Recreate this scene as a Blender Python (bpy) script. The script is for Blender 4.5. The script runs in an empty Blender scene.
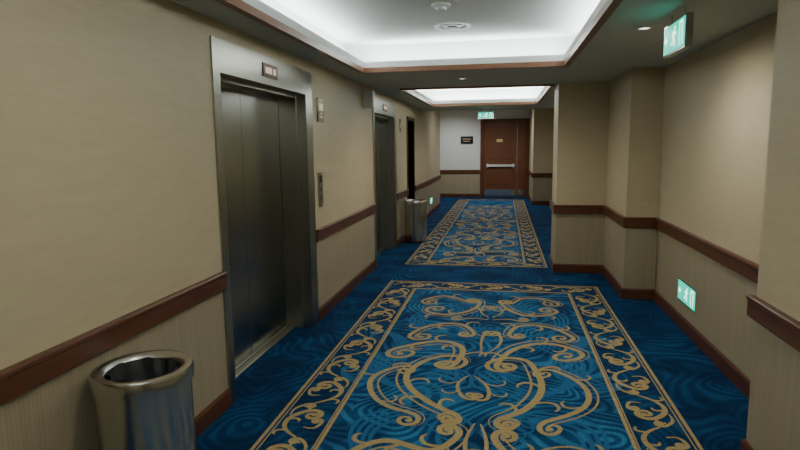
import bpy, math, random, bmesh
from mathutils import Matrix, Vector
random.seed(4)
sc = bpy.context.scene
H = 1.7

# ------------------------------------------------------------------ materials
def new_mat(name):
    m = bpy.data.materials.new(name); m.use_nodes = True
    nt = m.node_tree
    return m, nt, nt.nodes['Principled BSDF']

def simple(name, col, rough=0.5, metal=0.0, emit=None, estr=0.0, noise=0.0, nscale=20, spec=0.5):
    m, nt, b = new_mat(name)
    b.inputs['Base Color'].default_value = (*col, 1)
    b.inputs['Roughness'].default_value = rough
    b.inputs['Metallic'].default_value = metal
    b.inputs['Specular IOR Level'].default_value = spec
    if emit:
        b.inputs['Emission Color'].default_value = (*emit, 1)
        b.inputs['Emission Strength'].default_value = estr
    if noise > 0:
        tc = nt.nodes.new('ShaderNodeTexCoord')
        n = nt.nodes.new('ShaderNodeTexNoise'); n.inputs['Scale'].default_value = nscale
        n.inputs['Detail'].default_value = 4
        nt.links.new(tc.outputs['Object'], n.inputs['Vector'])
        mx = nt.nodes.new('ShaderNodeMix'); mx.data_type = 'RGBA'
        mx.inputs['A'].default_value = (*[c*(1-noise) for c in col], 1)
        mx.inputs['B'].default_value = (*[min(1, c*(1+noise)) for c in col], 1)
        nt.links.new(n.outputs['Fac'], mx.inputs['Factor'])
        nt.links.new(mx.outputs['Result'], b.inputs['Base Color'])
    return m

def math_node(nt, op, a, b=None):
    n = nt.nodes.new('ShaderNodeMath'); n.operation = op
    for i, v in enumerate((a, b)):
        if v is None: continue
        if isinstance(v, (int, float)): n.inputs[i].default_value = v
        else: nt.links.new(v, n.inputs[i])
    return n.outputs[0]

def mixc(nt, fac, a, b):
    mx = nt.nodes.new('ShaderNodeMix'); mx.data_type = 'RGBA'
    if isinstance(fac, (int, float)): mx.inputs['Factor'].default_value = fac
    else: nt.links.new(fac, mx.inputs['Factor'])
    for k, v in (('A', a), ('B', b)):
        if isinstance(v, tuple): mx.inputs[k].default_value = (*v, 1)
        else: nt.links.new(v, mx.inputs[k])
    return mx.outputs['Result']

def wall_mat(name, upA, upB, loA, loB):
    m, nt, b = new_mat(name)
    tc = nt.nodes.new('ShaderNodeTexCoord')
    sep = nt.nodes.new('ShaderNodeSeparateXYZ'); nt.links.new(tc.outputs['Object'], sep.inputs[0])
    mp = nt.nodes.new('ShaderNodeMapping'); mp.inputs['Scale'].default_value = (3, 3, 18)
    nt.links.new(tc.outputs['Object'], mp.inputs[0])
    n1 = nt.nodes.new('ShaderNodeTexNoise'); n1.inputs['Scale'].default_value = 1.6
    n1.inputs['Detail'].default_value = 6; n1.inputs['Roughness'].default_value = .7
    nt.links.new(mp.outputs[0], n1.inputs['Vector'])
    cr = nt.nodes.new('ShaderNodeMapRange'); cr.inputs['From Min'].default_value = .3; cr.inputs['From Max'].default_value = .7
    nt.links.new(n1.outputs['Fac'], cr.inputs['Value'])
    up = mixc(nt, cr.outputs[0], upA, upB)
    along = math_node(nt, 'ADD', sep.outputs[0], sep.outputs[1])
    st = math_node(nt, 'SINE', math_node(nt, 'MULTIPLY', along, 300.0))
    st = math_node(nt, 'MULTIPLY_ADD', st, .12)
    st.node.inputs[2].default_value = .2
    mp2 = nt.nodes.new('ShaderNodeMapping'); mp2.inputs['Scale'].default_value = (34, 34, .9)
    nt.links.new(tc.outputs['Object'], mp2.inputs[0])
    n2 = nt.nodes.new('ShaderNodeTexNoise'); n2.inputs['Scale'].default_value = 1; n2.inputs['Detail'].default_value = 3
    nt.links.new(mp2.outputs[0], n2.inputs['Vector'])
    sf = math_node(nt, 'ADD', st, math_node(nt, 'MULTIPLY', n2.outputs['Fac'], .7))
    lo = mixc(nt, sf, loA, loB)
    sel = math_node(nt, 'GREATER_THAN', sep.outputs[2], .85)
    nt.links.new(mixc(nt, sel, lo, up), b.inputs['Base Color'])
    b.inputs['Roughness'].default_value = .5
    bp = nt.nodes.new('ShaderNodeBump'); bp.inputs['Strength'].default_value = .05; bp.inputs['Distance'].default_value = .003
    nt.links.new(n1.outputs['Fac'], bp.inputs['Height']); nt.links.new(bp.outputs[0], b.inputs['Normal'])
    return m

def wood_mat(name, a, b_, rough=.35):
    m, nt, b = new_mat(name)
    tc = nt.nodes.new('ShaderNodeTexCoord')
    mp = nt.nodes.new('ShaderNodeMapping'); mp.inputs['Scale'].default_value = (12, 2, 12)
    nt.links.new(tc.outputs['Object'], mp.inputs[0])
    n = nt.nodes.new('ShaderNodeTexNoise'); n.inputs['Scale'].default_value = 2.5; n.inputs['Detail'].default_value = 6
    n.inputs['Distortion'].default_value = .6
    nt.links.new(mp.outputs[0], n.inputs['Vector'])
    nt.links.new(mixc(nt, n.outputs['Fac'], a, b_), b.inputs['Base Color'])
    b.inputs['Roughness'].default_value = rough
    return m

def door_wood(name, a, b_):
    m = wood_mat(name, a, b_, .3)
    for n in m.node_tree.nodes:
        if n.type == 'MAPPING': n.inputs['Scale'].default_value = (14, 14, 1.5)
    return m

def carpet_mat(name, dark, mid, light, amount):
    m, nt, b = new_mat(name)
    tc = nt.nodes.new('ShaderNodeTexCoord')
    nz = nt.nodes.new('ShaderNodeTexNoise'); nz.inputs['Scale'].default_value = 1.1
    nz.inputs['Detail'].default_value = 1
    nt.links.new(tc.outputs['Object'], nz.inputs['Vector'])
    va = nt.nodes.new('ShaderNodeVectorMath'); va.operation = 'MULTIPLY_ADD'
    nt.links.new(nz.outputs['Color'], va.inputs[0]); va.inputs[1].default_value = (1.3, 1.3, 0)
    nt.links.new(tc.outputs['Object'], va.inputs[2])
    vo = nt.nodes.new('ShaderNodeTexVoronoi'); vo.voronoi_dimensions = '2D'; vo.inputs['Scale'].default_value = 1.25
    nt.links.new(va.outputs[0], vo.inputs['Vector'])
    s = math_node(nt, 'SINE', math_node(nt, 'MULTIPLY', vo.outputs['Distance'], 62.0))
    mr = nt.nodes.new('ShaderNodeMapRange'); mr.inputs['From Min'].default_value = -.3; mr.inputs['From Max'].default_value = .6
    nt.links.new(s, mr.inputs['Value'])
    n2 = nt.nodes.new('ShaderNodeTexNoise'); n2.inputs['Scale'].default_value = 2.6
    nt.links.new(tc.outputs['Object'], n2.inputs['Vector'])
    m2 = nt.nodes.new('ShaderNodeMapRange'); m2.inputs['From Min'].default_value = .38; m2.inputs['From Max'].default_value = .62
    nt.links.new(n2.outputs['Fac'], m2.inputs['Value'])
    c1 = mixc(nt, m2.outputs[0], dark, mid)
    f = math_node(nt, 'MULTIPLY', math_node(nt, 'MULTIPLY', mr.outputs[0], math_node(nt, 'ADD', m2.outputs[0], .25)), amount)
    c2 = mixc(nt, f, c1, light)
    fz = nt.nodes.new('ShaderNodeTexNoise'); fz.inputs['Scale'].default_value = 180
    nt.links.new(tc.outputs['Object'], fz.inputs['Vector'])
    hs = nt.nodes.new('ShaderNodeHueSaturation')
    nt.links.new(c2, hs.inputs['Color'])
    nt.links.new(math_node(nt, 'ADD', math_node(nt, 'MULTIPLY', fz.outputs['Fac'], 2.0), 0.0), hs.inputs['Value'])
    nt.links.new(hs.outputs[0], b.inputs['Base Color'])
    b.inputs['Roughness'].default_value = .95
    b.inputs['Specular IOR Level'].default_value = .1
    bp = nt.nodes.new('ShaderNodeBump'); bp.inputs['Strength'].default_value = .4; bp.inputs['Distance'].default_value = .004
    nt.links.new(fz.outputs['Fac'], bp.inputs['Height']); nt.links.new(bp.outputs[0], b.inputs['Normal'])
    return m

def brushed(name, col, rough, stretch=(90, 90, 1.2), var=.02):
    m, nt, b = new_mat(name)
    tc = nt.nodes.new('ShaderNodeTexCoord')
    mp = nt.nodes.new('ShaderNodeMapping'); mp.inputs['Scale'].default_value = stretch
    nt.links.new(tc.outputs['Object'], mp.inputs[0])
    n = nt.nodes.new('ShaderNodeTexNoise'); n.inputs['Scale'].default_value = 2; n.inputs['Detail'].default_value = 3
    nt.links.new(mp.outputs[0], n.inputs['Vector'])
    nt.links.new(mixc(nt, n.outputs['Fac'], tuple(c*(1-var) for c in col), tuple(min(1, c*(1+var)) for c in col)), b.inputs['Base Color'])
    b.inputs['Metallic'].default_value = 1
    nt.links.new(math_node(nt, 'ADD', math_node(nt, 'MULTIPLY', n.outputs['Fac'], .02), rough-.01), b.inputs['Roughness'])
    return m

M_wall = wall_mat('wallpaper', (.515, .435, .275), (.575, .490, .318), (.27, .23, .145), (.43, .37, .24))
M_wall_end = wall_mat('wallpaper_pale', (.66, .67, .64), (.70, .71, .68), (.27, .23, .145), (.43, .37, .24))
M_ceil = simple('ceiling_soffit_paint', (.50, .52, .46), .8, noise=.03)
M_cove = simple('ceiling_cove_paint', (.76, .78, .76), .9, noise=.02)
M_wood = wood_mat('rail_wood', (.070, .023, .009), (.145, .048, .019))
M_wood_c = wood_mat('cornice_wood', (.18, .078, .036), (.28, .125, .058))
M_door = door_wood('door_veneer', (.105, .037, .015), (.19, .070, .028))
M_floor = carpet_mat('carpet_plain_blue', (.002, .019, .064), (.004, .034, .100), (.009, .068, .17), .7)
M_rug = carpet_mat('carpet_pattern_blue', (.004, .028, .092), (.009, .068, .175), (.040, .175, .33), .9)
M_rugb = carpet_mat('carpet_border_blue', (.003, .021, .072), (.005, .040, .115), (.012, .085, .19), .6)
M_gold = simple('carpet_gold_yarn', (.385, .295, .135), .95, noise=.7, nscale=100, spec=.1)
M_ltblue = simple('carpet_light_blue_yarn', (.026, .125, .27), .95, noise=.5, nscale=140, spec=.1)
M_steel_d = brushed('elevator_door_steel', (.36, .36, .31), .24)
M_steel = brushed('elevator_frame_steel', (.40, .39, .33), .30)
M_bin = brushed('bin_steel', (.58, .58, .55), .22, (2, 2, 90))
M_chrome = simple('polished_steel', (.62, .62, .60), .15, 1.0)
M_black = simple('black_plastic', (.012, .012, .014), .4)
M_dark = simple('dark_gap', (.01, .01, .01), .8)
M_bag = simple('bin_liner', (.03, .032, .035), .35)
M_white = simple('white_enamel', (.7, .7, .68), .4)
M_brown = simple('brown_plaque', (.16, .075, .035), .35, noise=.2)
M_gilt = simple('gilt_lettering', (.75, .60, .32), .35, .6)
M_red = simple('amber_display', (.4, .2, .1), .4, emit=(1.0, .75, .5), estr=.6)
M_green = simple('exit_green', (.0, .35, .25), .4, emit=(.0, .62, .42), estr=1.5)
M_exitw = simple('exit_white', (.8, .95, .9), .4, emit=(.60, 1.0, .84), estr=3.2)
M_lamp = simple('lamp_lens', (.9, .9, .88), .4, emit=(1, .95, .85), estr=3)

# ------------------------------------------------------------------ helpers
def link(o, parent=None):
    sc.collection.objects.link(o)
    if parent: o.parent = parent
    return o

def boxes(name, lst, mat, parent=None, bevel=0):
    vs, fs = [], []
    for (x0, x1, y0, y1, z0, z1) in lst:
        k = len(vs)
        vs += [(x0,y0,z0),(x1,y0,z0),(x1,y1,z0),(x0,y1,z0),(x0,y0,z1),(x1,y0,z1),(x1,y1,z1),(x0,y1,z1)]
        fs += [tuple(k+i for i in f) for f in ((0,3,2,1),(4,5,6,7),(0,1,5,4),(1,2,6,5),(2,3,7,6),(3,0,4,7))]
    me = bpy.data.meshes.new(name); me.from_pydata(vs, [], fs); me.update()
    me.materials.append(mat)
    o = link(bpy.data.objects.new(name, me), parent)
    if bevel:
        bv = o.modifiers.new('bevel', 'BEVEL'); bv.width = bevel; bv.segments = 3
    return o

def sweep(name, path, prof, mat, parent=None):
    n = len(path); vs = []; fs = []
    def nrm(a, b):
        d = Vector((b[0]-a[0], b[1]-a[1])).normalized(); return Vector((-d.y, d.x))
    for i, p in enumerate(path):
        if i == 0: m = nrm(path[0], path[1])
        elif i == n-1: m = nrm(path[-2], path[-1])
        else:
            a = nrm(path[i-1], p); b = nrm(p, path[i+1]); m = (a+b); m = m/m.length_squared*2 if m.length > 1e-6 else a
        for (o_, z) in prof: vs.append((p[0]+m.x*o_, p[1]+m.y*o_, z))
    q = len(prof)
    for i in range(n-1):
        for j in range(q):
            k = (j+1) % q
            fs.append((i*q+j, i*q+k, (i+1)*q+k, (i+1)*q+j))
    fs.append(tuple(range(q))); fs.append(tuple(range((n-1)*q, n*q))[::-1])
    me = bpy.data.meshes.new(name); me.from_pydata(vs, [], fs); me.update(); me.materials.append(mat)
    bm = bmesh.new(); bm.from_mesh(me); bmesh.ops.recalc_face_normals(bm, faces=bm.faces); bm.to_mesh(me); bm.free()
    return link(bpy.data.objects.new(name, me), parent)

def empty(name, loc=(0, 0, 0)):
    e = bpy.data.objects.new(name, None); e.location = loc; e.empty_display_size = .1
    return link(e)

def lathe(name, prof, mat, loc=(0, 0, 0), parent=None, n=64):
    vs, fs = [], []
    for (r, z) in prof:
        for i in range(n):
            a = 2*math.pi*i/n
            vs.append((r*math.cos(a), r*math.sin(a), z))
    for j in range(len(prof)-1):
        for i in range(n):
            a, b = j*n+i, j*n+(i+1) % n
            fs.append((a, b, b+n, a+n))
    me = bpy.data.meshes.new(name); me.from_pydata(vs, [], fs); me.update()
    for p in me.polygons: p.use_smooth = True
    me.materials.append(mat)
    o = link(bpy.data.objects.new(name, me), parent); o.location = loc
    es = o.modifiers.new('es', 'EDGE_SPLIT'); es.split_angle = math.radians(35)
    return o

# ------------------------------------------------------------------ shell
XL, XE = -1.79, 19.5
ZC = 2.5
E1 = (3.41, 5.30); E2 = (7.90, 9.60); D1 = (10.80, 11.60)
boxes('floor', [(-2.9, 2.3, -2.2, 19.9, -.1, 0)], M_floor)
boxes('wall_left', [(-2.15, XL, -2.0, E1[0], 0, 2.8), (-2.15, XL, E1[1], E2[0], 0, 2.8), (-2.15, XL, E2[1], D1[0], 0, 2.8),
                    (-2.15, XL, D1[1], 16.5, 0, 3.1), (-2.15, XL, E1[0], E1[1], 2.39, 2.8), (-2.15, XL, E2[0], E2[1], 2.39, 2.8),
                    (-2.15, XL, D1[0], D1[1], 2.2, 3.1),
                    (-2.9, -2.75, 16.5, 19.5, 0, 3.1), (-2.9, -2.15, 16.35, 16.5, 0, 3.1)], M_wall)
XA, XR, XB, XC, XD, XF = 1.30, 1.65, 1.32, .69, 1.5, .82
R = [(XA, -2.0, 3.2), (XR, 3.2, 6.6), (XB, 6.6, 7.9), (XC, 7.9, 8.55), (XD, 8.55, 17.0), (XF, 17.0, 19.5)]
boxes('wall_right', [(x, 2.2, a, b, 0, 3.1) for (x, a, b) in R], M_wall)
boxes('wall_back', [(-2.15, 2.2, -2.15, -2.0, 0, 3.1)], M_wall)
boxes('wall_end', [(-2.9, 2.2, XE, XE+.15, 0, 3.1)], M_wall_end)
pathR = []
for (x, a, b) in R: pathR += [(x, a), (x, b)]
RAIL = [(-.01, .795), (.022, .795), (.030, .803), (.030, .885), (.036, .89), (.036, .905), (.030, .912), (-.01, .912)]
BASE = [(-.01, .001), (.018, .001), (.018, .105), (.010, .12), (-.01, .12)]
sweep('trim_right', pathR, RAIL, M_wood)
sweep('baseboard_right', pathR, BASE, M_wood)
segL = [(-2.0, E1[0]-.001), (E1[1]+.001, E2[0]-.001), (E2[1]+.001, D1[0]-.06), (D1[1]+.06, 16.5)]
for a, b in segL:
    sweep('trim_left', [(XL, b), (XL, a)], RAIL, M_wood)
    sweep('baseboard_left', [(XL, b), (XL, a)], BASE, M_wood)
sweep('trim_end', [(-2.75, XE), (-.78, XE)], [(-o, z) for o, z in RAIL], M_wood)
sweep('baseboard_end', [(-2.75, XE), (-.78, XE)], [(-o, z) for o, z in BASE], M_wood)

C1 = (-1.47, .58, -1.2, 6.1); C2 = (-1.38, .60, 8.1, 11.5)
sof = []
x0, x1 = -2.15, 2.2
z0, z1 = ZC, ZC+.05
sof += [(x0, x1, -2.15, C1[2], z0, z1), (x0, C1[0], C1[2], C1[3], z0, z1), (C1[1], x1, C1[2], C1[3], z0, z1),
        (x0, x1, C1[3], C2[2], z0, z1), (x0, C2[0], C2[2], C2[3], z0, z1), (C2[1], x1, C2[2], C2[3], z0, z1),
        (x0, x1, C2[3], 13.2, z0, z1), (x0, x1, 13.1, 13.2, z0, 3.1)]
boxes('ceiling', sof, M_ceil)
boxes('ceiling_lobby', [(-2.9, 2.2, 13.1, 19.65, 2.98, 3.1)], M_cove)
def cove(name, c, top):
    ov = .24
    a, b, y0, y1 = c
    X0, X1, Y0, Y1 = a-ov, b+ov, y0-ov, y1+ov
    w = .04
    boxes(name, [(X0-w, X1+w, Y0-w, Y1+w, top, top+.05), (X0-w, X0, Y0, Y1, ZC+.05, top), (X1, X1+w, Y0, Y1, ZC+.05, top),
                 (X0, X1, Y0-w, Y0, ZC+.05, top), (X0, X1, Y1, Y1+w, ZC+.05, top)], M_cove)
    loop = [(a, y0+.5), (a, y0), (b, y0), (b, y1), (a, y1), (a, y0+.5)]
    sweep('trim_'+name, loop, [(.004, ZC-.022), (-.05, ZC-.022), (-.05, ZC+.028), (.004, ZC+.028)], M_wood_c)
    sweep('trim_lip_'+name, loop, [(.002, ZC+.029), (-.02, ZC+.029), (-.02, ZC+.09), (.002, ZC+.09)], M_cove)
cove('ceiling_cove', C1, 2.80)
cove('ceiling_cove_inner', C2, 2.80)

def area(name, loc, rot, sx, sy, power, col):
    l = bpy.data.lights.new(name, 'AREA'); l.shape = 'RECTANGLE'; l.size = sx; l.size_y = sy
    l.energy = power; l.color = col
    o = link(bpy.data.objects.new(name, l)); o.location = loc; o.rotation_euler = rot
    return o
COOL = (.93, .98, 1.0)
def cove_lights(c, per_m):
    a, b, y0, y1 = c
    L = y1-y0; W = b-a
    z = ZC+.075
    off = .13
    area('cove_strip_light', (a-off, (y0+y1)/2, z), (math.pi, math.radians(-15), 0), .03, L, per_m*L, COOL)
    area('cove_strip_light', (b+off, (y0+y1)/2, z), (math.pi, math.radians(15), 0), .03, L, per_m*L, COOL)
    area('cove_strip_light', ((a+b)/2, y1+off, z), (math.pi, 0, 0), W, .03, per_m*W, COOL)
    area('cove_strip_light', ((a+b)/2, y0-off, z), (math.pi, 0, 0), W, .03, per_m*W, COOL)
cove_lights(C1, 7.0)
cove_lights(C2, 10.5)

def spot(loc, power, size=100, col=(1, .90, .74), blend=.8):
    l = bpy.data.lights.new('downlight_lamp', 'SPOT'); l.energy = power; l.spot_size = math.radians(size)
    l.spot_blend = blend; l.color = col; l.shadow_soft_size = .05
    o = link(bpy.data.objects.new('downlight_lamp', l)); o.location = loc
    return o
def downlight(x, y, z, power, size=100, col=(1, .90, .74)):
    e = empty('downlight', (x, y, z))
    lathe('bezel', [(.035, -.002), (.04, -.006), (.052, -.006), (.056, 0)], M_white, (0, 0, 0), e, 32)
    lathe('lens', [(.0005, -.001), (.036, -.001)], M_lamp, (0, 0, 0), e, 32)
    spot((x, y, z-.02), power, size, col)
W1 = (1, .92, .78)
W2 = (1, .95, .84)
downlight(.95, 4.4, ZC, 56, 165, W2)
downlight(1.0, 1.2, ZC, 9, 160, W1)
downlight(-.45, -.3, 2.80, 22, 165, W1)  # added ambient fill behind the camera, an unseen fixture that lifts the near walls
downlight(-.45, 1.9, 2.80, 38, 165, W1)  # also an added fill, out of view, to warm the near walls and floor
downlight(-.5, 7.1, ZC, 86, 165, W2)
downlight(-.4, 12.4, ZC, 46, 165, W2)
downlight(1.05, 10.5, ZC, 12, 150, W1)
downlight(-.6, 14.8, 2.98, 80, 165, (.97, .99, 1))
downlight(-.1, 17.4, 2.98, 120, 165, (.97, .99, 1))
downlight(-1.6, 18.2, 2.98, 100, 165, (.97, .99, 1))

def device(name, x, y, z, r):
    e = empty(name, (x, y, z))
    lathe('base', [(r, 0), (r, -.012), (r*.85, -.02)], M_white, (0, 0, 0), e, 32)
    lathe('head', [(r*.85, -.02), (r*.6, -.022), (r*.55, -.04), (r*.3, -.05), (.0005, -.052)], M_white, (0, 0, 0), e, 32)
device('smoke_detector', -.50, 4.7, 2.80, .075)
device('smoke_detector', -.52, 3.6, 2.80, .05)
e = empty('ceiling_vent', (-.48, 5.5, 2.80))
lathe('ring', [(.17, 0), (.165, -.012), (.13, -.012), (.125, 0)], M_white, (0, 0, 0), e, 40)
lathe('cone', [(.12, -.001), (.118, -.002), (.0005, -.003)], M_black, (0, 0, 0), e, 40)
lathe('inner_ring', [(.09, -.004), (.085, -.014), (.055, -.014), (.05, -.004)], M_white, (0, 0, 0), e, 40)

# ------------------------------------------------------------------ elevators
def elevator(y0, y1):
    e = empty('elevator', (0, 0, 0))
    xo = XL+.012; xd = -2.03
    a, b = y0+.09, y1-.18
    ht = 2.18
    boxes('frame', [(xd, xo, y0, a, 0, 2.39), (xd, xo, b, y1, 0, 2.39), (xd, xo, a, b, ht, 2.39)], M_steel, e)
    boxes('frame_fillet', [(xd, xo-.09, b-.03, b-.0005, 0, ht-.031), (xd, xo-.09, a+.0005, a+.02, 0, ht-.031), (xd, xo-.09, a+.0005, b-.0005, ht-.03, ht-.0005)], M_steel, e)
    mid = (a+b)/2
    boxes('door_leaf_1', [(xd-.04, xd-.002, a-.02, mid-.003, .012, ht)], M_steel_d, e, bevel=.003)
    boxes('door_leaf_2', [(xd-.04, xd-.002, mid+.003, b+.02, .012, ht)], M_steel_d, e, bevel=.003)
    boxes('shaft_back', [(-2.14, -2.10, y0, y1, 0, 2.39)], M_dark, e)
    boxes('sill', [(xd-.04, xd+.085, a, b, 0, .010)], M_steel, e)
    boxes('sill_groove', [(xd+.02, xd+.03, a, b, .0101, .0115), (xd+.05, xd+.056, a, b, .0101, .0115)], M_dark, e)
    boxes('indicator', [(xo, xo+.008, mid-.14, mid+.14, 2.235, 2.335)], M_brown, e, bevel=.002)
    boxes('indicator_display', [(xo+.008, xo+.010, mid-.10, mid+.02, 2.262, 2.308), (xo+.008, xo+.010, mid+.05, mid+.10, 2.262, 2.308)], M_red, e)
elevator(*E1); elevator(*E2)

e = empty('door_1')
boxes('frame', [(XL-.25, XL+.015, D1[0]-.06, D1[0], 0, 2.26), (XL-.25, XL+.015, D1[1], D1[1]+.06, 0, 2.26), (XL-.25, XL+.015, D1[0], D1[1], 2.2, 2.26)], M_wood, e)
boxes('leaf', [(XL-.22, XL-.18, D1[0], D1[1], 0, 2.2)], M_door, e, .003)
boxes('handle', [(XL-.18, XL-.13, D1[0]+.08, D1[0]+.10, .98, 1.0), (XL-.14, XL-.125, D1[0]+.08, D1[0]+.22, .98, 1.0)], M_chrome, e)

e = empty('door_2')
dx0, dx1, dh = -.66, .70, 2.45
boxes('frame', [(dx0-.11, dx0, XE-.05, XE+.02, 0, dh+.12), (dx1, dx1+.11, XE-.05, XE+.02, 0, dh+.12), (dx0, dx1, XE-.05, XE+.02, dh, dh+.12)], M_wood, e)
mid = .42
def leaf(nm, a, b):
    boxes(nm, [(a, b, XE-.03, XE+.01, .01, dh)], M_door, e, .003)
    q = min(.12, (b-a)*.22)
    boxes(nm+'_panel', [(a+q, b-q, XE-.04, XE-.03, 1.25, dh-.18), (a+q, b-q, XE-.04, XE-.03, .42, .95)], M_door, e, .008)
    boxes(nm+'_kick_plate', [(a+.03, b-.03, XE-.035, XE-.03, .02, .26)], M_chrome, e)
leaf('leaf_1', dx0+.004, mid-.008); leaf('leaf_2', mid+.008, dx1-.004)
boxes('push_bar', [(dx0+.1, mid-.08, XE-.11, XE-.08, 1.02, 1.09), (dx0+.1, dx0+.16, XE-.1, XE-.03, 1.0, 1.11), (mid-.14, mid-.08, XE-.1, XE-.03, 1.0, 1.11)], M_white, e)
boxes('number_plate', [(-.25, -.05, XE-.045, XE-.03, 1.82, 1.92)], M_gilt, e)

e = empty('wall_plaque')
boxes('board', [(-1.42, -1.02, XE-.03, XE, 1.78, 2.02)], M_black, e)
boxes('lettering', [(-1.36, -1.08, XE-.034, XE-.03, 1.92, 1.945), (-1.34, -1.12, XE-.034, XE-.03, 1.85, 1.87)], M_gilt, e)

e = empty('direction_plaque')
boxes('board', [(XL, XL+.012, 5.46, 5.66, 1.95, 2.18)], M_brown, e, .003)
boxes('emblem', [(XL+.012, XL+.015, 5.50, 5.62, 2.06, 2.13), (XL+.012, XL+.015, 5.50, 5.62, 1.99, 2.01), (XL+.012, XL+.015, 5.52, 5.60, 2.025, 2.04)], M_gilt, e)
e = empty('elevator_call_panel')
boxes('plate', [(XL, XL+.010, 5.44, 5.56, 1.12, 1.46)], M_steel, e, .003)
boxes('display', [(XL+.010, XL+.012, 5.46, 5.54, 1.36, 1.43)], M_black, e)
for i, z in enumerate((1.29, 1.21)):
    boxes('button_%d' % (i+1), [(XL+.010, XL+.016, 5.48, 5.52, z-.02, z+.02)], M_chrome, e)
e = empty('wall_plate')
boxes('plate', [(XL, XL+.010, 10.0, 10.12, 1.95, 2.18)], M_brown, e, .003)
boxes('letter', [(XL+.010, XL+.012, 10.03, 10.09, 2.03, 2.12)], M_gilt, e)
e = empty('elevator_lantern')
boxes('housing', [(XL, XL+.13, 7.35, 7.5, 2.20, 2.42)], M_white, e, .01)
boxes('face', [(XL+.02, XL+.11, 7.345, 7.35, 2.23, 2.39)], M_white, e)

# ------------------------------------------------------------------ exit signs
def poly_mesh(name, polys, mat, parent, mtx):
    vs, fs = [], []
    for i, p in enumerate(polys):
        k = len(vs)
        vs += [mtx @ Vector((u, v, i*.0001)) for u, v in p]
        fs.append(tuple(range(k, k+len(p))))
    me = bpy.data.meshes.new(name); me.from_pydata([tuple(v) for v in vs], [], fs); me.update()
    me.materials.append(mat)
    return link(bpy.data.objects.new(name, me), parent)

def rect(u0, u1, v0, v1): return [(u0, v0), (u1, v0), (u1, v1), (u0, v1)]
def thick(p, q, w):
    d = Vector((q[0]-p[0], q[1]-p[1])).normalized(); n = Vector((-d.y, d.x))*w/2
    return [(p[0]+n.x, p[1]+n.y), (p[0]-n.x, p[1]-n.y), (q[0]-n.x, q[1]-n.y), (q[0]+n.x, q[1]+n.y)]
def runner(cx, s):
    P = []
    P.append([(cx+.16*s+.07*s*math.cos(a*math.pi/6), .33*s+.07*s*math.sin(a*math.pi/6)) for a in range(12)])
    for a, b, w in (((.10, .24), (-.02, -.05), .13), ((.10, .22), (.24, .08), .06), ((.24, .08), (.34, .12), .055), ((.06, .20), (-.12, .16), .06),
                    ((-.12, .16), (-.18, .04), .055), ((0, -.04), (.16, -.14), .09), ((.16, -.14), (.14, -.36), .08), ((-.02, -.04), (-.12, -.22), .08), ((-.12, -.22), (-.32, -.24), .07)):
        P.append(thick((cx+a[0]*s, a[1]*s), (cx+b[0]*s, b[1]*s), w*s))
    return P
def arrow(cx, s, d=1):
    return [rect(cx-.25*s, cx+.1*s, -.06*s, .06*s), [(cx+.3*s*d, 0), (cx+.05*s*d, .2*s), (cx+.05*s*d, -.2*s)]]

def exit_sign(centre, udir, w, h, dep, hang=None):
    e = empty('exit_sign')
    u = Vector(udir); v = Vector((0, 0, 1)); n = u.cross(v)
    M = Matrix(((u.x, v.x, n.x, centre[0]), (u.y, v.y, n.y, centre[1]), (u.z, v.z, n.z, centre[2]), (0, 0, 0, 1)))
    def bx(name, a, b, c, d, z0, z1, mat):
        vs = []
        for zz in (z0, z1):
            for (p, q) in ((a, c), (b, c), (b, d), (a, d)): vs.append(tuple(M @ Vector((p, q, zz))))
        me = bpy.data.meshes.new(name)
        me.from_pydata(vs, [], [(0,3,2,1),(4,5,6,7),(0,1,5,4),(1,2,6,5),(2,3,7,6),(3,0,4,7)]); me.update()
        me.materials.append(mat); o = link(bpy.data.objects.new(name, me), e)
        return o
    bx('housing', -w/2, w/2, -h/2, h/2, -dep, 0, M_chrome)
    bx('panel', -w/2+.012, w/2-.012, -h/2+.012, h/2-.012, 0, .002, M_green)
    T = M @ Matrix.Translation((0, 0, .003))
    s = h*.85
    poly_mesh('pictogram', runner(0, s) + arrow(-w*.33, s*.9, -1) + [rect(w*.26, w*.28, -h*.36, h*.36), rect(w*.26, w*.40, h*.30, h*.36), rect(w*.38, w*.40, -h*.36, h*.36)], M_exitw, e, T)
    if hang:
        for q in (-w*.3, w*.3):
            bx('hanger', q-.006, q+.006, h/2, h/2+hang, -dep*.6, -dep*.4, M_chrome)
    return e
exit_sign((1.01, 3.88, 2.345), (0, -1, 0), .46, .19, .04, .06)
exit_sign((XR-.002, 5.50, .34), (0, -1, 0), .52, .20, .03)
exit_sign((-.40, 12.9, 2.36), (1, 0, 0), .34, .15, .03, .066)
exit_sign((XL+.002, 14.4, .35), (0, 1, 0), .40, .17, .03)

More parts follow.
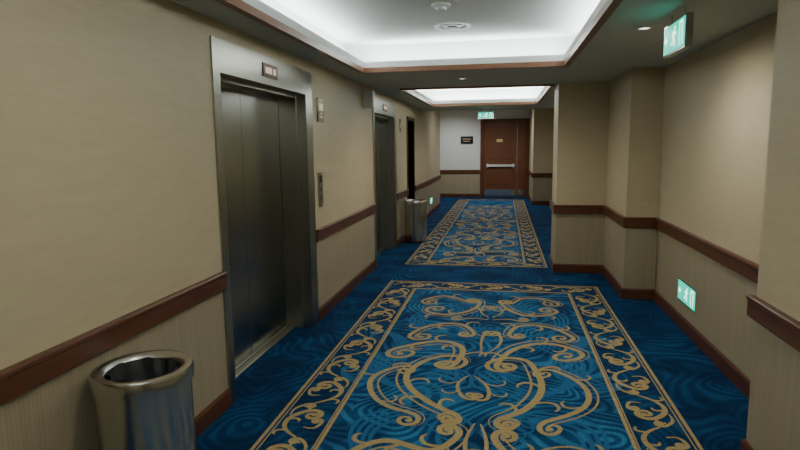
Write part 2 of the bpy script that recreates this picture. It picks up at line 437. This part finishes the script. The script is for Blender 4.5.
# ------------------------------------------------------------------ bins
def bin_(x, y):
    e = empty('trash_bin', (x, y, 0))
    r = .20
    lathe('foot_ring', [(.0005, 0), (r-.008, 0), (r-.008, .03)], M_black, (0, 0, 0), e)
    lathe('body', [(r-.008, .03), (r, .032), (r, .60), (r, .685)], M_bin, (0, 0, 0), e)
    lathe('rim', [(r, .685), (r+.010, .69), (r+.012, .74), (r+.006, .752), (r-.018, .755), (r-.040, .746), (r-.050, .733), (r-.054, .70), (r-.054, .66)], M_bin, (0, 0, 0), e)
    lathe('inner_bucket', [(r-.052, .735), (r-.060, .70), (r-.070, .25), (.0005, .25)], M_bag, (0, 0, 0), e)
    n = 72; vs = []; fs = []
    for j in range(4):
        for i in range(n):
            a = 2*math.pi*i/n
            rr = r-.060-.012*j + .006*math.sin(9*a+j)+.004*math.sin(23*a+2*j)
            vs.append((rr*math.cos(a), rr*math.sin(a), .735-.05*j+.010*math.sin(7*a+j)))
    for j in range(3):
        for i in range(n): fs.append((j*n+i, j*n+(i+1) % n, (j+1)*n+(i+1) % n, (j+1)*n+i))
    me = bpy.data.meshes.new('liner'); me.from_pydata(vs, [], fs); me.update(); me.materials.append(M_bag)
    for p in me.polygons: p.use_smooth = True
    link(bpy.data.objects.new('liner', me), e)
bin_(-1.56, 2.21); bin_(-1.55, 10.2)

# ------------------------------------------------------------------ carpets
class Rib:
    def __init__(s): s.v = []; s.f = []; s.k = 0
    def zz(s):
        s.k += 1
        return (s.k % 97)*.000012
    def ribbon(s, pts, wid, z):
        z += s.zz(); n = len(pts); k = len(s.v)
        for i in range(n):
            a = pts[max(0, i-1)]; b = pts[min(n-1, i+1)]
            d = Vector((b[0]-a[0], b[1]-a[1]))
            if d.length < 1e-7: d = Vector((1, 0))
            d.normalize(); w = wid(i/(n-1))/2
            s.v.append((pts[i][0]-d.y*w, pts[i][1]+d.x*w, z)); s.v.append((pts[i][0]+d.y*w, pts[i][1]-d.x*w, z))
        for i in range(n-1):
            j = k+2*i
            s.f.append((j, j+1, j+3, j+2))
    def disc(s, c, r, z):
        z += s.zz(); k = len(s.v); n = 14
        for i in range(n): s.v.append((c[0]+r*math.cos(2*math.pi*i/n), c[1]+r*math.sin(2*math.pi*i/n), z))
        s.f.append(tuple(range(k, k+n)))
    def quad(s, x0, x1, y0, y1, z):
        z += s.zz()
        k = len(s.v); s.v += [(x0, y0, z), (x1, y0, z), (x1, y1, z), (x0, y1, z)]; s.f.append((k, k+1, k+2, k+3))
    def obj(s, name, mat, parent):
        me = bpy.data.meshes.new(name); me.from_pydata(s.v, [], s.f); me.update(); me.materials.append(mat)
        return link(bpy.data.objects.new(name, me), parent)

def cat(ctrl, n=16):
    P = [ctrl[0]]+list(ctrl)+[ctrl[-1]]; out = []
    for i in range(1, len(P)-2):
        p0, p1, p2, p3 = P[i-1], P[i], P[i+1], P[i+2]
        for j in range(n):
            t = j/n
            out.append(tuple(.5*((2*p1[k])+(-p0[k]+p2[k])*t+(2*p0[k]-5*p1[k]+4*p2[k]-p3[k])*t*t+(-p0[k]+3*p1[k]-3*p2[k]+p3[k])*t**3) for k in (0, 1)))
    out.append(ctrl[-1]); return out
def spiral(pt, hd, r0, sgn, turns=1.35, n=46, r1=.16):
    x, y = pt; h = hd; P = []; tot = turns*2*math.pi
    for i in range(n):
        t = i/n; r = r0*(1-t)+r0*r1*t; dth = tot/n
        h += sgn*dth/2; x += math.cos(h)*r*dth; y += math.sin(h)*r*dth; h += sgn*dth/2
        P.append((x, y))
    return P
def smooth_pts(P, it):
    P = [Vector(p) for p in P]
    for _ in range(it):
        Q = P[:]
        for i in range(1, len(P)-1): Q[i] = (P[i-1]+P[i]*2+P[i+1])/4
        P = Q
    return [tuple(p) for p in P]
def vine(G, T, ctrl, w, z, cs=None, ce=None, leaves=(), double=True):
    C = smooth_pts(cat(ctrl), 90)
    P = list(C)
    if ce:
        a, b = C[-2], C[-1]; P = P+spiral(b, math.atan2(b[1]-a[1], b[0]-a[0]), ce[0], ce[1])
    if cs:
        a, b = C[1], C[0]; P = spiral(b, math.atan2(b[1]-a[1], b[0]-a[0]), cs[0], cs[1])[::-1]+P
    P = smooth_pts(P, 8)
    n = len(P)
    for f in T:
        Q = [f(p) for p in P]
        G.ribbon(Q, lambda t: w*(.38+.75*math.sin(math.pi*t)**.8), z)
        if cs: G.disc(Q[0], w*.7, z)
        if ce: G.disc(Q[-1], w*.7, z)
        if double:
            R_ = []
            for i in range(n):
                a = Q[max(0, i-1)]; b = Q[min(n-1, i+1)]; d = Vector((b[0]-a[0], b[1]-a[1])).normalized()
                o = w*(.2+1.5*math.sin(math.pi*i/(n-1))**2)
                R_.append((Q[i][0]-d.y*o, Q[i][1]+d.x*o))
            R_ = R_[int(n*.24):int(n*.78)]
            G.ribbon(R_, lambda t: w*.42*math.sin(math.pi*(.05+.9*t)), z)
        for (fr, side, L) in leaves:
            i = int(fr*(n-1)); a, b = P[i], P[i+1]; hd = math.atan2(b[1]-a[1], b[0]-a[0])+side*.35
            x, y = a; LP = [a]
            for j in range(18):
                hd += side*3.4/18*(.3+1.4*j/18); x += math.cos(hd)*L*1.3/18; y += math.sin(hd)*L*1.3/18; LP.append((x, y))
            G.ribbon([f(p) for p in LP], lambda t: w*1.0*(1-t)**.5*(.35+t), z)

def field(G, B, ax, yc, z, sx, sy=1, ph=0.0):
    def warp(x, y):
        return (x+.055*math.sin(2.3*y+1.1*x+ph)+.025*math.sin(5.1*y+ph), y+.06*math.sin(2.9*x+.7*y+ph*1.7)+.03*math.sin(5.3*x+2*ph))
    idt = lambda p: warp(ax+p[0]*sx, yc+p[1]*sy)
    mir = lambda p: warp(ax-p[0]*sx, yc+p[1]*sy)
    T = [idt, mir]; w = .044
    vine(G, T, [(.17,-.98),(.36,-.86),(.56,-.50),(.42,-.08)], w, z, cs=(.085,1), ce=(.20,1), leaves=((.30,-1,.18),(.38,1,.2),(.46,-1,.24),(.54,1,.22),(.62,-1,.22)))
    vine(G, T, [(.16,-.14),(.18,.25),(.48,.44),(.76,.20)], w, z, cs=(.09,1), ce=(.15,-1), leaves=((.38,1,.24),(.46,-1,.18),(.54,1,.2),(.62,-1,.18)))
    vine(G, T, [(.62,-.24),(.84,-.50),(.78,-.90),(.48,-1.02)], w*.8, z, cs=(.10,1), ce=(.10,1), leaves=((.4,1,.16),(.55,-1,.2)))
    vine(G, T, [(.16,.62),(.28,.92),(.62,.86),(.74,.58)], w*.9, z, cs=(.085,1), ce=(.12,-1), leaves=((.40,1,.2),(.5,-1,.18),(.58,1,.2)))
    vine(G, T, [(.12,1.66),(.20,1.34),(.46,1.16),(.70,1.30)], w*.9, z, cs=(.09,-1), ce=(.13,1), leaves=((.40,-1,.22),(.52,1,.2),(.62,-1,.18)))
    vine(G, T, [(.28,1.66),(.50,1.98),(.78,1.80)], w*.75, z, cs=(.09,-1), ce=(.12,-1), leaves=((.45,1,.16),(.58,-1,.14)))
    vine(G, T, [(.12,-1.26),(.28,-1.54),(.58,-1.34),(.78,-1.60)], w, z, cs=(.09,-1), ce=(.12,-1), leaves=((.38,1,.22),(.5,-1,.22),(.6,1,.18)))
    vine(G, T, [(.14,-2.05),(.26,-1.76),(.52,-1.84),(.72,-2.08)], w*.9, z, cs=(.09,1), ce=(.12,-1), leaves=((.40,1,.2),(.54,-1,.18)))
    for (c, ce_, lv) in (([(.02,.10),(.10,.40),(.06,.62)], (.08,1), ((.3,-1,.16),)), ([(.02,1.10),(.14,1.28),(.10,1.46)], (.07,1), ((.3,-1,.16),)),
                         ([(.02,-.35),(.13,-.52),(.10,-.70)], (.07,-1), ((.3,1,.16),(.15,1,.2))), ([(.02,1.02),(.20,1.08),(.30,1.02)], (.07,1), ()),
                         ([(.01,-1.80),(.10,-1.62),(.06,-1.44)], (.07,1), ((.3,-1,.16),)), ([(.02,-1.08),(.08,-1.30),(.05,-1.50)], (.06,-1), ((.3,1,.14),))):
        vine(G, T, c, w*.6, z, ce=ce_, leaves=lv, double=False)
    for (c, a, b) in (([(.1,-.6),(.5,-.75),(.8,-.2),(.4,.3)], .22, .25), ([(.2,.5),(.6,.7),(.7,1.2),(.3,1.5)], .2, .24), ([(.15,-2.0),(.6,-1.7),(.7,-1.2),(.3,-1.0)], .2, .22), ([(.8,.5),(.55,0),(.75,-.5)], .18, .2)):
        for q in (0, .05, .10, .15):
            C = smooth_pts(cat([(x+q, y+q*.6) for x, y in c]), 60)
            h0 = math.atan2(C[-1][1]-C[-2][1], C[-1][0]-C[-2][0]); h1 = math.atan2(C[0][1]-C[1][1], C[0][0]-C[1][0])
            P = spiral(C[0], h1, a-q*.6, -1, 1.0)[::-1]+C+spiral(C[-1], h0, b-q*.6, 1, 1.0)
            for f in T:
                B.ribbon([f(p) for p in P], lambda t: .018*(.5+math.sin(math.pi*t)), z-.0013)

def border_run(G, p0, p1, width, z):
    L = math.hypot(p1[0]-p0[0], p1[1]-p0[1]); n = max(1, round(L/.46)); step = L/n
    ux, uy = (p1[0]-p0[0])/L, (p1[1]-p0[1])/L
    k = width/.30; kl = step/.46
    for i in range(n):
        s = 1 if i % 2 == 0 else -1
        c = (i+.5)*step
        f = lambda p, c=c, s=s: (p0[0]+ux*(c+p[0]*kl)-uy*p[1]*s*k, p0[1]+uy*(c+p[0]*kl)+ux*p[1]*s*k)
        vine(G, [f], [(-.23,-.02),(-.13,.11),(.02,.115),(.11,.03)], .034, z, ce=(.075,-1), leaves=((.28,-1,.10),(.12,1,.10),(.5,1,.09)), double=False)
        vine(G, [f], [(.04,.12),(.14,.13),(.21,.06)], .022, z, ce=(.038,-1), double=False)
        vine(G, [f], [(-.10,-.02),(-.12,-.10),(-.03,-.12)], .022, z, ce=(.038,1), double=False)

def patterned_carpet(x0, x1, y0, y1, bw, centres, sx=1.0):
    e = empty('patterned_carpet')
    boxes('border_ground', [(x0, x1, y0, y1, 0.0, .002)], M_rugb, e)
    boxes('field_ground', [(x0+bw, x1-bw, y0+bw, y1-bw, .002, .003)], M_rug, e)
    G = Rib(); B = Rib()
    z = .0058
    lw = .022
    for (ins, ww) in ((0, lw), (.036, .009), (bw-.036, .009), (bw-lw, lw)):
        a0, a1, b0, b1 = x0+ins, x1-ins, y0+ins, y1-ins
        G.quad(a0, a0+ww, b0, b1, z); G.quad(a1-ww, a1, b0, b1, z)
        G.quad(a0, a1, b0, b0+ww, z); G.quad(a0, a1, b1-ww, b1, z)
    h = bw/2; w2 = bw-.09
    border_run(G, (x0+h, y0+bw), (x0+h, y1-bw), w2, z)
    border_run(G, (x1-h, y1-bw), (x1-h, y0+bw), w2, z)
    border_run(G, (x0+bw*.2, y1-h), (x1-bw*.2, y1-h), w2, z)
    border_run(G, (x0+bw*.2, y0+h), (x1-bw*.2, y0+h), w2, z)
    ax = (x0+x1)/2
    for i, c in enumerate(centres): field(G, B, ax, c, z, sx, 1, 1.3*i+.6)
    G.obj('gold_scrollwork', M_gold, e); B.obj('blue_scrollwork', M_ltblue, e)
patterned_carpet(-1.40, 1.12, -1.9, 7.1, .38, (.25, 4.52), .94)
patterned_carpet(-1.40, .62, 8.15, 18.6, .32, (10.7, 14.8), .74)

# ------------------------------------------------------------------ world & camera
w = bpy.data.worlds.new('world'); sc.world = w; w.use_nodes = True
w.node_tree.nodes['Background'].inputs[0].default_value = (.02, .02, .02, 1)
w.node_tree.nodes['Background'].inputs[1].default_value = 1

f = 578.0
th = math.radians(10.2); ph = math.radians(7.7); eps = .011
F = Vector((-math.sin(th)*math.cos(ph), math.cos(th)*math.cos(ph), -math.sin(ph)))
r = Vector((math.cos(th), math.sin(th), 0))
u = r.cross(F)
r2 = r*math.cos(eps) - u*math.sin(eps); u2 = u*math.cos(eps) + r*math.sin(eps)
cam = bpy.data.cameras.new('camera'); cam.sensor_width = 36; cam.lens = f/800*36; cam.clip_start = .02
co = bpy.data.objects.new('camera', cam); sc.collection.objects.link(co)
co.matrix_world = Matrix(((r2.x, u2.x, -F.x, 0), (r2.y, u2.y, -F.y, 0), (r2.z, u2.z, -F.z, H), (0, 0, 0, 1)))
sc.camera = co
